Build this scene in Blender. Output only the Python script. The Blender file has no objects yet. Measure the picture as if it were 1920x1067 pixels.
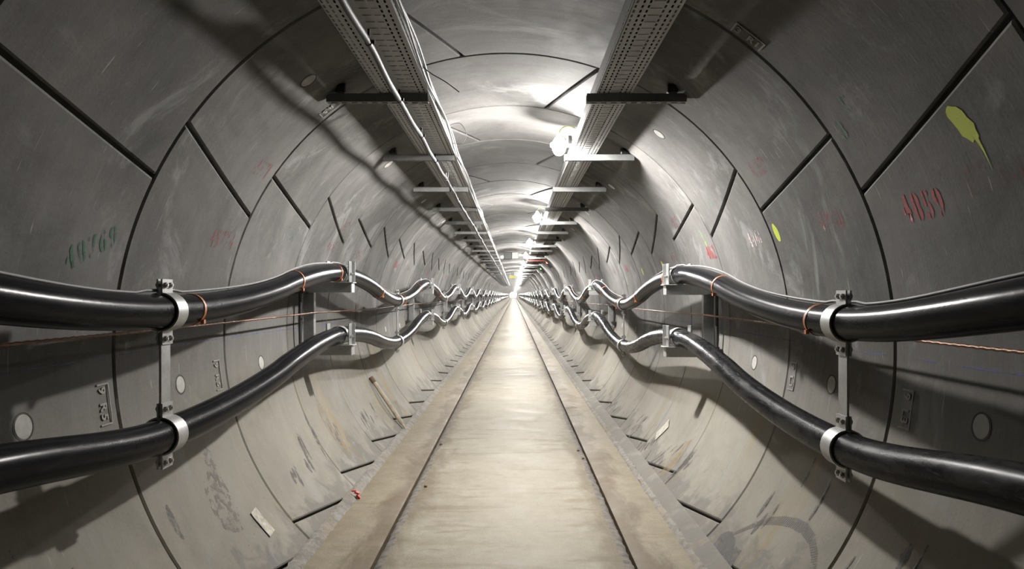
import bpy, bmesh, math, random
from mathutils import Vector, Matrix

# ---------------------------------------------------------------- camera, world, exposure
S = bpy.context.scene
COL = S.collection
random.seed(7)
PI = math.pi
CAMX, CAMZ = 0.035, 1.319
cam_d = bpy.data.cameras.new('camera')
cam_d.sensor_width = 36.0
cam_d.lens = 24.0
cam_d.shift_x = -3.0 / 1920
cam_d.shift_y = 19.5 / 1920
cam_d.clip_start = 0.05
cam_d.clip_end = 600
cam = bpy.data.objects.new('camera', cam_d)
COL.objects.link(cam)
cam.location = (CAMX, 0, CAMZ)
cam.rotation_euler = (PI / 2, 0, 0)
S.camera = cam
w = bpy.data.worlds.new('world')
w.use_nodes = True
w.node_tree.nodes['Background'].inputs[0].default_value = (0, 0, 0, 1)
S.world = w
S.view_settings.view_transform = 'Standard'
S.view_settings.look = 'None'
S.view_settings.exposure = 0.0
S.view_settings.gamma = 1.0
S.view_settings.use_curve_mapping = False
S.cycles.max_bounces = 10
S.cycles.diffuse_bounces = 2
S.cycles.glossy_bounces = 4
S.cycles.sample_clamp_indirect = 6.0
LAMP_STRENGTH = 4000.0
LAMP_COLOR = (1.0, 0.965, 0.93)

R = 1.5            # inner radius of the lining
AZ = 1.10          # height of the tunnel axis above the floor
Y0 = 2.62          # a ring joint; rings are one metre wide
FAR = 253.0

# ---------------------------------------------------------------- mesh helpers
class MB:
    def __init__(self):
        self.v = []; self.f = []; self.m = []
    def add(self, vs, fs, mi=0):
        b = len(self.v)
        self.v += [tuple(p) for p in vs]
        for q in fs:
            self.f.append(tuple(b + i for i in q)); self.m.append(mi)
    def box(self, x0, x1, y0, y1, z0, z1, mi=0, M=None):
        vs = [Vector((x, y, z)) for x in (x0, x1) for y in (y0, y1) for z in (z0, z1)]
        if M is not None: vs = [M @ p for p in vs]
        self.add(vs, [(0,1,3,2),(4,6,7,5),(0,4,5,1),(2,3,7,6),(0,2,6,4),(1,5,7,3)], mi)
    def prism_y(self, prof, y0, y1, mi=0, caps=True):
        n = len(prof)
        vs = [(p[0], y0, p[1]) for p in prof] + [(p[0], y1, p[1]) for p in prof]
        fs = [(i, (i+1) % n, n + (i+1) % n, n + i) for i in range(n)]
        if caps: fs += [tuple(range(n))[::-1], tuple(range(n, 2*n))]
        self.add(vs, fs, mi)
    def cyl(self, p0, p1, r, n=10, mi=0, r1=None):
        p0 = Vector(p0); p1 = Vector(p1)
        self.tube([p0, p1], r, n, mi, r1=r1)
    def tube(self, path, r, n=8, mi=0, r1=None, lobes=0, twist=0.0, amp=0.0):
        path = [Vector(p) for p in path]
        vs = []; N = len(path)
        d0 = (path[-1] - path[0]).normalized()
        up = Vector((0, 0, 1)) if abs(d0.z) < 0.9 else Vector((0, 1, 0))
        for i, p in enumerate(path):
            t = (path[min(i+1, N-1)] - path[max(i-1, 0)]).normalized()
            a = t.cross(up)
            if a.length < 1e-4: a = t.cross(Vector((1, 0, 0)))
            a.normalize(); b = a.cross(t)
            rr = r if r1 is None else r + (r1 - r) * i / (N - 1)
            for k in range(n):
                ph = 2*PI*k/n
                q = rr * (1 + amp*math.cos(lobes*(ph - twist*p.y))) if lobes else rr
                vs.append(p + a*(q*math.cos(ph)) + b*(q*math.sin(ph)))
        fs = []
        for i in range(N-1):
            for k in range(n):
                k2 = (k+1) % n
                fs.append((i*n+k, i*n+k2, (i+1)*n+k2, (i+1)*n+k))
        fs.append(tuple(range(n))[::-1]); fs.append(tuple(range((N-1)*n, N*n)))
        self.add(vs, fs, mi)
    def band(self, prof, th, y0, y1, mi=0):
        """open polyline in XZ given thickness, extruded along y"""
        prof = [Vector((p[0], p[1])) for p in prof]
        n = len(prof); out = []; inn = []
        for i, p in enumerate(prof):
            t = (prof[min(i+1, n-1)] - prof[max(i-1, 0)]).normalized()
            nn = Vector((-t.y, t.x))
            out.append(p + nn*th/2); inn.append(p - nn*th/2)
        self.prism_y([(q.x, q.y) for q in out + inn[::-1]], y0, y1, mi, caps=False)
        m = 2*n; b = len(self.v) - 2*m
        for i in range(n-1):
            self.f.append((b+i, b+i+1, b+m-2-i, b+m-1-i)[::-1]); self.m.append(mi)
            self.f.append((b+m+i, b+m+i+1, b+m+m-2-i, b+m+m-1-i)); self.m.append(mi)
    def mesh(self, name, mats, bevel=0.0, smooth=35, fix=True):
        me = bpy.data.meshes.new(name)
        me.from_pydata(self.v, [], self.f)
        for m_ in (mats if isinstance(mats, (list, tuple)) else [mats]): me.materials.append(m_)
        for p, mi in zip(me.polygons, self.m): p.material_index = mi
        if bevel or fix:
            bm = bmesh.new(); bm.from_mesh(me)
            if bevel:
                es = [e for e in bm.edges if len(e.link_faces) == 2 and e.calc_face_angle() > 0.9]
                bmesh.ops.bevel(bm, geom=es, offset=bevel, segments=1, affect='EDGES', clamp_overlap=True)
            bmesh.ops.recalc_face_normals(bm, faces=bm.faces)
            bm.to_mesh(me); bm.free()
        if smooth:
            for p in me.polygons: p.use_smooth = True
            me.set_sharp_from_angle(angle=math.radians(smooth))
        return me

def tag(o, label=None, cat=None, group=None, kind=None):
    if label: o['label'] = label
    if cat: o['category'] = cat
    if group: o['group'] = group
    if kind: o['kind'] = kind
    return o
def obj(name, me, parent=None, loc=(0, 0, 0), rot=None):
    o = bpy.data.objects.new(name, me)
    COL.objects.link(o)
    o.location = loc
    if rot: o.rotation_euler = rot
    if parent: o.parent = parent
    return o
def empty(name, loc=(0, 0, 0)):
    o = bpy.data.objects.new(name, None)
    COL.objects.link(o); o.location = loc; o.empty_display_size = 0.1
    return o
ONES = 'zeroth first second third fourth fifth sixth seventh eighth ninth tenth eleventh twelfth thirteenth fourteenth fifteenth sixteenth seventeenth eighteenth nineteenth'.split()
TENS = {2: 'twent', 3: 'thirt', 4: 'fort', 5: 'fift', 6: 'sixt', 7: 'sevent'}
def nth(n):
    if n < 20: return ONES[n]
    t, u = divmod(n, 10)
    return TENS[t] + ('ieth' if u == 0 else 'y-' + ONES[u])

# ---------------------------------------------------------------- material helpers
class NT:
    def __init__(self, name):
        self.mat = bpy.data.materials.new(name); self.mat.use_nodes = True
        self.t = self.mat.node_tree; self.n = self.t.nodes
        self.b = self.n['Principled BSDF']; self.out = self.n['Material Output']
    def node(self, typ, **kw):
        nd = self.n.new(typ)
        for k, v in kw.items(): setattr(nd, k, v)
        return nd
    def link(self, a, b): self.t.links.new(a, b)
    def put(self, sock, v):
        if hasattr(v, 'is_linked') or hasattr(v, 'links'): self.link(v, sock)
        else: sock.default_value = v
    def math(self, op, a, b=0.0, clamp=False):
        nd = self.node('ShaderNodeMath', operation=op, use_clamp=clamp)
        self.put(nd.inputs[0], a); self.put(nd.inputs[1], b); return nd.outputs[0]
    def vscale(self, v, s):
        nd = self.node('ShaderNodeVectorMath', operation='MULTIPLY')
        self.put(nd.inputs[0], v); nd.inputs[1].default_value = s; return nd.outputs[0]
    def noise(self, v, scale, detail=4.0, rough=0.55, dist=0.0):
        nd = self.node('ShaderNodeTexNoise')
        self.put(nd.inputs['Vector'], v); nd.inputs['Scale'].default_value = scale
        nd.inputs['Detail'].default_value = detail; nd.inputs['Roughness'].default_value = rough
        nd.inputs['Distortion'].default_value = dist; return nd.outputs['Fac']
    def ss(self, v, a, b, lo=0.0, hi=1.0):
        nd = self.node('ShaderNodeMapRange', interpolation_type='SMOOTHSTEP')
        self.put(nd.inputs[0], v); nd.inputs[1].default_value = a; nd.inputs[2].default_value = b
        nd.inputs[3].default_value = lo; nd.inputs[4].default_value = hi; return nd.outputs[0]
    def lin(self, v, a, b, lo, hi):
        nd = self.node('ShaderNodeMapRange')
        self.put(nd.inputs[0], v); nd.inputs[1].default_value = a; nd.inputs[2].default_value = b
        nd.inputs[3].default_value = lo; nd.inputs[4].default_value = hi; return nd.outputs[0]
    def mix(self, f, a, b, blend='MIX'):
        nd = self.node('ShaderNodeMix', data_type='RGBA', blend_type=blend)
        self.put(nd.inputs[0], f)
        for s_, v in ((nd.inputs[6], a), (nd.inputs[7], b)):
            if isinstance(v, tuple): v = v + (1,) if len(v) == 3 else v
            self.put(s_, v)
        return nd.outputs[2]
    def pos(self): return self.node('ShaderNodeNewGeometry').outputs['Position']
    def sep(self, v):
        nd = self.node('ShaderNodeSeparateXYZ'); self.link(v, nd.inputs[0]); return nd.outputs
    def objc(self): return self.node('ShaderNodeTexCoord').outputs['Object']
    def rnd(self): return self.node('ShaderNodeObjectInfo').outputs['Random']
    def bump(self, h, strength=0.3, dist=0.01):
        nd = self.node('ShaderNodeBump'); nd.inputs['Strength'].default_value = strength
        nd.inputs['Distance'].default_value = dist; self.put(nd.inputs['Height'], h)
        self.link(nd.outputs[0], self.b.inputs['Normal'])
    def set(self, color=None, rough=None, metal=None, spec=None):
        for k, v in (('Base Color', color), ('Roughness', rough), ('Metallic', metal), ('Specular IOR Level', spec)):
            if v is None: continue
            if isinstance(v, tuple) and len(v) == 3: v = v + (1,)
            self.put(self.b.inputs[k], v)
        return self.mat

def m_plain(name, c, rough=0.5, metal=0.0, var=0.15, scale=30):
    t = NT(name); p = t.objc()
    n = t.noise(p, scale)
    f = t.lin(n, 0.3, 0.7, 1 - var, 1 + var)
    g = t.node('ShaderNodeVectorMath', operation='SCALE')
    g.inputs[0].default_value = c; t.link(f, g.inputs['Scale'])
    return t.set(g.outputs[0], rough, metal)

def m_concrete():
    t = NT('lining_concrete'); p = t.pos(); xyz = t.sep(p)
    streak = t.noise(t.vscale(p, (1.3, 15, 1.3)), 1.0, 5, 0.6)
    blotch = t.noise(p, 1.7, 5, 0.6, 0.6)
    mid = t.noise(p, 9, 5, 0.65)
    fine = t.noise(p, 90, 3, 0.6)
    rnd = t.rnd()
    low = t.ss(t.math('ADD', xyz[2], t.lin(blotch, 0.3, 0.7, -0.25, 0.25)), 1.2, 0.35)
    base = t.mix(low, (0.142, 0.139, 0.133), (0.27, 0.254, 0.217))  # paler cream low down, with warm floor bounce put into the colour
    v = t.math('ADD', t.lin(streak, 0.3, 0.7, -0.07, 0.07), t.lin(blotch, 0.3, 0.7, -0.32, 0.32))
    v = t.math('ADD', v, t.lin(mid, 0.3, 0.7, -0.10, 0.10))
    v = t.math('ADD', v, t.lin(fine, 0.3, 0.7, -0.07, 0.07))
    v = t.math('ADD', v, t.lin(rnd, 0, 1, -0.12, 0.12))
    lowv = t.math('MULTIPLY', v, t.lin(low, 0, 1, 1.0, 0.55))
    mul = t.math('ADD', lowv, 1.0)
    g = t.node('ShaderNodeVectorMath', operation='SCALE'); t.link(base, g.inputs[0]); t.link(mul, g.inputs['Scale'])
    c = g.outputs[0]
    # pale lime bloom on the upper lining, warm stain on a few rings
    bloom = t.ss(t.noise(t.vscale(p, (1.0, 1.5, 1.0)), 1.7, 7, 0.7, 0.8), 0.53, 0.66)
    c = t.mix(t.math('MULTIPLY', bloom, 0.55), c, (0.29, 0.29, 0.285))
    warm = t.ss(t.noise(t.vscale(p, (0.5, 4.0, 0.5)), 1.1, 2), 0.60, 0.70)
    c = t.mix(t.math('MULTIPLY', t.math('MULTIPLY', warm, low), 0.45), c, (0.30, 0.235, 0.13))
    # grey cement smears low down
    sm = t.ss(t.math('ADD', t.noise(p, 5.5, 6, 0.6, 0.6), t.lin(xyz[2], 0.02, 0.36, 0.20, -0.20)), 0.48, 0.66)
    c = t.mix(t.math('MULTIPLY', sm, 0.6), c, (0.15, 0.143, 0.132))
    # pits and pale scratches
    pit = t.ss(t.noise(p, 38, 2, 0.5), 0.73, 0.78)
    c = t.mix(t.math('MULTIPLY', pit, 0.55), c, (0.10, 0.095, 0.09))
    scr = t.ss(t.noise(t.vscale(p, (7, 120, 7)), 1.0, 1, 0.5, 0.4), 0.74, 0.80)
    c = t.mix(t.math('MULTIPLY', scr, 0.35), c, (0.62, 0.62, 0.6))
    t.bump(t.math('ADD', t.math('MULTIPLY', fine, 0.25), t.math('ADD', t.math('MULTIPLY', mid, 0.6), streak)), 0.25, 0.006)
    return t.set(c, t.lin(mid, 0.3, 0.7, 0.75, 0.9), 0.0, 0.12)

def m_floor(name, c1, c2, stain):
    t = NT(name); p = t.pos(); xyz = t.sep(p)
    n1 = t.noise(t.vscale(p, (1.0, 1.6, 1)), 2.2, 6, 0.65, 0.4)
    n2 = t.noise(p, 120, 3, 0.7); n3 = t.noise(p, 14, 5, 0.65)
    c = t.mix(t.ss(n1, 0.35, 0.65), c1, c2)
    # brown rust along the two grooves, heavier in patches
    dl = t.math('ABSOLUTE', t.math('ADD', xyz[0], 0.655)); dr = t.math('ABSOLUTE', t.math('SUBTRACT', xyz[0], 0.635))
    d = t.math('MINIMUM', dl, dr)
    patch = t.noise(t.vscale(p, (2.5, 0.9, 1)), 1.6, 5, 0.65, 0.5)
    st = t.ss(t.math('SUBTRACT', t.lin(patch, 0.3, 0.7, 0.06, 0.28), d), -0.03, 0.12)
    c = t.mix(t.math('MULTIPLY', st, stain), c, (0.085, 0.056, 0.022))
    v = t.math('ADD', t.lin(n3, 0.3, 0.7, -0.10, 0.10), t.lin(n2, 0.3, 0.7, -0.14, 0.14))
    g = t.node('ShaderNodeVectorMath', operation='SCALE'); t.link(c, g.inputs[0]); t.link(t.math('ADD', v, 1.0), g.inputs['Scale'])
    c = g.outputs[0]
    wet = t.ss(t.noise(t.vscale(p, (1.2, 5, 1)), 1.5, 4, 0.6), 0.54, 0.66)
    c = t.mix(t.math('MULTIPLY', wet, 0.45), c, (0.15, 0.115, 0.068))
    white = t.ss(t.noise(t.vscale(p, (12, 5, 1)), 1.3, 4, 0.7, 1.5), 0.68, 0.74)
    c = t.mix(t.math('MULTIPLY', white, 0.15), c, (0.5, 0.48, 0.43))
    t.bump(t.math('ADD', n2, t.math('MULTIPLY', n3, 1.5)), 0.2, 0.004)
    return t.set(c, t.lin(n1, 0.3, 0.7, 0.55, 0.8), 0.0, 0.35)

def m_mortar():
    t = NT('mortar'); p = t.pos()
    n = t.noise(p, 11, 6, 0.7, 1.0); n2 = t.noise(p, 60, 4, 0.7)
    c = t.mix(t.ss(n, 0.35, 0.65), (0.185, 0.17, 0.145), (0.29, 0.275, 0.25))
    c = t.mix(t.ss(t.noise(p, 3, 3), 0.5, 0.8), c, (0.30, 0.24, 0.16))
    t.bump(t.math('ADD', n, n2), 0.6, 0.015)
    return t.set(c, 0.9)

def m_galv(name='galvanised_steel', dark=1.0, metal=0.5):
    t = NT(name); p = t.objc()
    vo = t.node('ShaderNodeTexVoronoi'); t.link(p, vo.inputs['Vector']); vo.inputs['Scale'].default_value = 70
    n = t.noise(p, 12, 5, 0.65)
    f = t.math('ADD', t.lin(n, 0.3, 0.7, -0.12, 0.12), t.lin(vo.outputs['Distance'], 0, 0.7, -0.06, 0.06))
    f = t.math('MULTIPLY', t.math('ADD', f, 1.0), dark)
    g = t.node('ShaderNodeVectorMath', operation='SCALE'); g.inputs[0].default_value = (0.34, 0.345, 0.34); t.link(f, g.inputs['Scale'])
    return t.set(g.outputs[0], t.lin(n, 0.3, 0.7, 0.38, 0.58), metal)

def m_cable(name, dust):
    t = NT(name); p = t.pos()
    n = t.noise(t.vscale(p, (8, 2.5, 8)), 1.6, 6, 0.7, 0.6)
    scr = t.ss(t.noise(t.vscale(p, (60, 3, 60)), 1.0, 4, 0.6), 0.62, 0.72)
    c = t.mix(t.math('MULTIPLY', t.ss(n, 0.45, 0.75), dust), (0.008, 0.008, 0.010), (0.10, 0.097, 0.09))
    c = t.mix(t.math('MULTIPLY', scr, dust * 0.7), c, (0.2, 0.2, 0.2))
    m = t.set(c, t.lin(n, 0.35, 0.7, 0.225, 0.225 + 0.30 * min(1, dust)), 0.0, 0.05)
    t.bump(t.noise(p, 25, 3), 0.05, 0.01)
    return m

def m_paint(name, c, lo=0.42, hi=0.56, scale=26, amax=0.9, stretch=(1, 1, 1)):
    """thin faded paint: noise lets the concrete show through"""
    t = NT(name); p = t.pos()
    n = t.noise(t.vscale(p, stretch), scale, 6, 0.7)
    a = t.math('MULTIPLY', t.ss(n, lo, hi), amax)
    t.set(c, 0.7)
    t.link(a, t.b.inputs['Alpha'])
    return t.mat

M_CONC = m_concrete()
M_SLAB = m_floor('floor_screed', (0.255, 0.226, 0.166), (0.325, 0.298, 0.236), 0.50)
M_SIDE = m_floor('floor_side', (0.195, 0.163, 0.108), (0.24, 0.208, 0.148), 0.80)
M_MORT = m_mortar()
M_EDGE = m_plain('rough_slab_edge', (0.17, 0.155, 0.135), 0.9, 0, 0.45, 22)
M_GALV = m_galv()
M_STRUT = m_galv('strut_steel', 0.5, 0.2)
M_TRAY = m_galv('tray_steel', 1.05, 0.0)
M_ALU = m_plain('cast_aluminium', (0.42, 0.42, 0.41), 0.45, 0.3, 0.12, 25)
M_BOLT = m_plain('zinc_bolt', (0.36, 0.35, 0.33), 0.4, 0.7)
M_BLACK = m_plain('black_fitting', (0.012, 0.012, 0.012), 0.5)
M_RUBBER = m_plain('black_liner', (0.01, 0.01, 0.01), 0.7)
M_GASKET = m_plain('joint_gasket', (0.035, 0.032, 0.028), 0.8)
M_CLEAN = m_cable('black_sheath', 0.10)
M_DUSTY = m_cable('dusty_black_sheath', 0.42)
M_ORANGE = m_plain('orange_tape', (0.50, 0.14, 0.03), 0.5)
M_GREYC = m_plain('grey_sheath', (0.22, 0.22, 0.22), 0.6)
M_PVC = m_plain('grey_conduit', (0.075, 0.075, 0.08), 0.6)
M_COPPER = m_plain('copper_strand', (0.20, 0.105, 0.06), 0.45, 0.6)
M_PLUG = m_plain('grout_plug_grey', (0.40, 0.395, 0.365), 0.8)
M_WOOD = m_plain('weathered_wood', (0.40, 0.35, 0.26), 0.8, 0, 0.25, 18)
M_RED = m_paint('red_stencil_paint', (0.36, 0.025, 0.03, 1), 0.26, 0.46, 40)
M_RED2 = m_paint('faded_red_paint', (0.26, 0.035, 0.045, 1), 0.40, 0.60, 30, 0.75)
M_FAINT = m_paint('very_faint_red', (0.20, 0.04, 0.04, 1), 0.45, 0.62, 30, 0.4)
M_PINK = m_paint('pale_pink_paint', (0.72, 0.58, 0.58, 1), 0.40, 0.58, 30, 0.75)
M_GREEN = m_paint('green_stencil_paint', (0.010, 0.10, 0.045, 1), 0.34, 0.52, 22, 0.9)
M_TEAL = m_paint('faded_teal_paint', (0.10, 0.36, 0.27, 1), 0.48, 0.64, 30, 0.7)
M_YEL = m_paint('lime_spray_paint', (0.48, 0.56, 0.02, 1), 0.20, 0.40, 22, 0.95)
M_LIME = m_paint('pale_lime_paint', (0.30, 0.62, 0.16, 1), 0.40, 0.6, 25, 0.6)
M_BLUE = m_paint('blue_chalk', (0.12, 0.13, 0.38, 1), 0.44, 0.58, 9, 0.75)
M_SCUFF = m_paint('cement_scuff', (0.10, 0.097, 0.092, 1), 0.38, 0.56, 20, 0.75, (1, 2.5, 1))
M_RIBSC = m_paint('ribbed_scuff', (0.11, 0.105, 0.10, 1), 0.28, 0.52, 16, 0.7)
M_SPALL = m_paint('spalled_skin', (0.16, 0.145, 0.12, 1), 0.50, 0.56, 30, 0.8)
M_RUST = m_paint('rust_smear', (0.33, 0.25, 0.14, 1), 0.35, 0.65, 6, 0.55)
M_CASTM = m_plain('cast_lettering', (0.27, 0.26, 0.24), 0.8)
M_PAPER = m_plain('dirty_paper', (0.46, 0.43, 0.37), 0.8, 0, 0.3, 40)

def m_emit(name, c, s):
    t = NT(name)
    t.b.inputs['Base Color'].default_value = (0.8, 0.8, 0.8, 1)
    t.b.inputs['Emission Color'].default_value = tuple(c) + (1,)
    t.b.inputs['Emission Strength'].default_value = s
    return t.mat
M_LAMP = m_emit('lamp_glow', LAMP_COLOR, LAMP_STRENGTH)

# ---------------------------------------------------------------- tunnel lining
JOINTS = {  # near angle, far angle of each lengthwise joint (degrees, 0 = right, 90 = crown)
    'P': dict(r=(33.6, 26.2), c=(111, 99), l=(144.2, 155.1), bl=(221, 228), br=(319, 312)),
    'Q': dict(r=(36.0, 24.0), c=(71, 80.5), l=(145.7, 153.4), bl=(221, 228), br=(319, 312)),
}
SEGS = {'left': ('l', 'bl'), 'right': ('br', 'r'), 'top_right': ('r', 'c'), 'top_left': ('c', 'l'), 'invert': ('bl', 'br')}
def wallp(y, th, r=R):
    a = math.radians(th)
    return Vector((r * math.cos(a), y, AZ + r * math.sin(a)))
def segment_mesh(kind, seg, step=2.0, length=1.0, detail=True):
    J = JOINTS[kind]; a, b = SEGS[seg]
    A0, A1 = J[a]; B0, B1 = J[b]
    if seg == 'right': A0 -= 360; A1 -= 360
    g = math.degrees(0.0085 / R); ch = math.degrees(0.007 / R)
    gy, cy = 0.0045, 0.007
    n = max(6, int(abs((B0 + B1 - A0 - A1) / 2) / step))
    mb = MB(); rows = []
    YR = [(gy, 1), (gy + cy, 0)] + [(length*k/6, 0) for k in range(1, 6)] + [(length - gy - cy, 0), (length - gy, 1)]
    NR = len(YR)
    for (y, edge) in YR:
        t = y / length
        lo = A0 + (A1 - A0) * t + g; hi = B0 + (B1 - B0) * t - g
        th = [lo, lo + ch] + [lo + ch + (hi - lo - 2*ch) * k / n for k in range(1, n)] + [hi - ch, hi]
        rows.append([(y, q, edge or i in (0, len(th) - 1)) for i, q in enumerate(th)])
    N = len(rows[0])
    vs = [wallp(y, q, R + (0.006 if e else 0.0)) for row in rows for (y, q, e) in row]
    fs = [(r*N+i, r*N+i+1, (r+1)*N+i+1, (r+1)*N+i) for r in range(NR-1) for i in range(N-1)]
    # skirts down into the joint
    loop = [i for i in range(N)] + [r*N + N-1 for r in range(1, NR)] + [(NR-1)*N + i for i in range(N-2, -1, -1)] + [r*N for r in range(NR-2, 0, -1)]
    base = len(vs)
    flat = [c for row in rows for c in row]
    for i in loop:
        y, q, e = flat[i]; vs.append(wallp(y, q, R + 0.06))
    L = len(loop)
    for k in range(L):
        k2 = (k+1) % L
        fs.append((loop[k2], loop[k], base + k, base + k2))
    mb.add(vs, fs)
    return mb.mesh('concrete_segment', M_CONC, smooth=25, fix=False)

wall_left = tag(empty('wall_left'), 'left side of the round tunnel lined with precast concrete segments', 'wall', kind='structure')
wall_right = tag(empty('wall_right'), 'right side of the round tunnel lined with precast concrete segments', 'wall', kind='structure')
ceiling = tag(empty('ceiling'), 'arched concrete crown of the tunnel above both cable trays', 'ceiling', kind='structure')
floor = tag(empty('floor'), 'long pale concrete walkway down the middle of the tunnel', 'floor', kind='structure')
PARENT = {'left': wall_left, 'right': wall_right, 'top_right': ceiling, 'top_left': ceiling, 'invert': floor}

def disc_plug(th, detail=True):
    mb = MB(); n = 20
    c = wallp(0.5, th, R); nrm = Vector((-math.cos(math.radians(th)), 0, -math.sin(math.radians(th))))
    u = Vector((0, 1, 0)); v = nrm.cross(u)
    ring = lambda r, h: [c + nrm*h + u*(r*math.cos(2*PI*k/n)) + v*(r*math.sin(2*PI*k/n)) for k in range(n)]
    vs = ring(0.049, -0.002) + ring(0.046, 0.0012) + ring(0.041, 0.0012) + ring(0.0395, -0.0005) + ring(0.0375, 0.0016) + [c + nrm*0.0018]
    fs = []; mi = []
    for r in range(4):
        for k in range(n): fs.append((r*n+k, r*n+(k+1) % n, (r+1)*n+(k+1) % n, (r+1)*n+k)); mi.append(0 if r < 3 else 1)
    for k in range(n): fs.append((4*n+k, 4*n+(k+1) % n, 5*n)); mi.append(1)
    b = len(mb.v); mb.v += [tuple(p) for p in vs]; mb.f += fs; mb.m += mi
    return mb.mesh('grout_plug', [M_GASKET, M_PLUG], smooth=40)
PLUG_AT = {('P', 'left'): 187.3, ('Q', 'left'): 187.3, ('P', 'right'): -7.3, ('Q', 'right'): -7.3,
           ('P', 'top_left'): 127.0, ('Q', 'top_left'): 112.0, ('P', 'top_right'): 67.0, ('Q', 'top_right'): 52.5}
PLUGS = {k: disc_plug(a) for k, a in PLUG_AT.items()}
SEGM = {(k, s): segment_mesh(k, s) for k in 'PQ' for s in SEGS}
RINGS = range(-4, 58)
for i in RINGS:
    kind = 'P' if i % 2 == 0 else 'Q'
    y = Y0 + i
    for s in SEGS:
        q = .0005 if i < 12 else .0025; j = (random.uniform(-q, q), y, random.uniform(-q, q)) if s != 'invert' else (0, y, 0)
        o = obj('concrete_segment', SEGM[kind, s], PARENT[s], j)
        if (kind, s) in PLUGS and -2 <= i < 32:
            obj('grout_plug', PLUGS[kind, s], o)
# the lining beyond 60 m, and the dark gasket shell behind the joints
for par, rng, nm in ((wall_left, (153, 224), 'left'), (wall_right, (-44, 26), 'right'), (ceiling, (26, 153), 'top')):
    mb = MB(); y = Y0 + 58
    while y < FAR:
        n = 14; a, b = rng
        vs = [wallp(yy, a + (b-a)*k/n, R + (0.006 if e else 0)) for yy, e in ((y+.004, 1), (y+.012, 0), (y+.988, 0), (y+.996, 1)) for k in range(n+1)]
        mb.add(vs, [(r*(n+1)+k, r*(n+1)+k+1, (r+1)*(n+1)+k+1, (r+1)*(n+1)+k) for r in range(3) for k in range(n)])
        y += 1.0
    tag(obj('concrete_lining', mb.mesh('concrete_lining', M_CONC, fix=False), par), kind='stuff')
mb = MB(); n = 72
ys = [-1.37, 20, 60, FAR]
mb.add([wallp(y, 360*k/n, R + 0.03) for y in ys for k in range(n)],
       [(r*n+k, r*n+(k+1) % n, (r+1)*n+(k+1) % n, (r+1)*n+k) for r in range(len(ys)-1) for k in range(n)])
obj('joint_gasket', mb.mesh('joint_gasket', M_GASKET, fix=False), ceiling)

mb = MB(); mb.prism_y([(R*1.02*math.cos(2*PI*k/24), AZ + R*1.02*math.sin(2*PI*k/24)) for k in range(24)], FAR - .2, FAR)
tag(obj('wall_end', mb.mesh('wall_end', m_plain('bright_distance_tone', (.75, .74, .70), .9))), 'pale far end of the tunnel, a speck at the vanishing point', 'wall', kind='structure')  # pale colour stands in for the brightness of the far tunnel

# ---------------------------------------------------------------- floor slabs, mortar fillets
def rough_strip(x_of, y0, y1, dy, mat, amp, name, seed):
    rr = random.Random(seed); mb = MB(); rows = []
    y = y0; cnt = len(x_of)
    ys = []
    while y < y1:
        ys.append(y); y += dy if y < 20 else dy * 6
    ys.append(y1)
    vs = []
    for y in ys:
        for (x, z) in x_of: vs.append((x + rr.uniform(-amp, amp), y, z + rr.uniform(-amp, amp) * 0.5))
    mb.add(vs, [(r*cnt+i, r*cnt+i+1, (r+1)*cnt+i+1, (r+1)*cnt+i) for r in range(len(ys)-1) for i in range(cnt-1)])
    return mb.mesh(name, mat, smooth=50)
YB = -1.37
mb = MB(); mb.prism_y([(-.635, -.12), (-.612, .006), (-.600, .010), (.578, .010), (.590, .006), (.612, -.12)], YB, FAR)
obj('centre_slab', mb.mesh('centre_slab', M_SLAB), floor)
mb = MB(); mb.prism_y([(-1.01, -.12), (-1.01, -.002), (-.676, -.002), (-.662, -.010), (-.658, -.12)], YB, FAR)
obj('side_slab', mb.mesh('side_slab', M_SIDE), floor)
mb = MB(); mb.prism_y([(.634, -.12), (.638, -.010), (.656, -.002), (.945, -.002), (.945, -.12)], YB, FAR)
obj('side_slab', mb.mesh('side_slab', M_SIDE), floor)
obj('slab_edge', rough_strip([(-.651, -.05), (-.645, -.010), (-.630, .003), (-.606, .010), (-.592, .0105)], YB, 60, .03, M_EDGE, .004, 'slab_edge', 3), floor)
obj('slab_edge', rough_strip([(.570, .0105), (.585, .010), (.606, .003), (.621, -.010), (.627, -.05)], YB, 60, .03, M_EDGE, .004, 'slab_edge', 4), floor)
tag(obj('trim_1', rough_strip([(-1.045, .030), (-1.022, .030), (-1.004, .018), (-.988, .006), (-.978, -.006)], YB, 90, .035, M_MORT, .006, 'mortar_fillet', 5)),
    'rough mortar fillet between the walkway and the left wall', 'trim', kind='structure')
tag(obj('trim_2', rough_strip([(.915, -.006), (.926, .008), (.940, .014), (.955, .016), (.962, -.002)], YB, 90, .035, M_MORT, .007, 'mortar_fillet', 6)),
    'rough mortar fillet between the walkway and the right wall', 'trim', kind='structure')

tag(obj('trim_3', rough_strip([(.950, .006), (.985, .022), (1.012, .040), (1.05, .050)], YB, 90, .08, M_CONC, .003, 'haunch', 8)),
    'smooth grey haunch at the foot of the right wall', 'trim', kind='structure')

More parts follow.
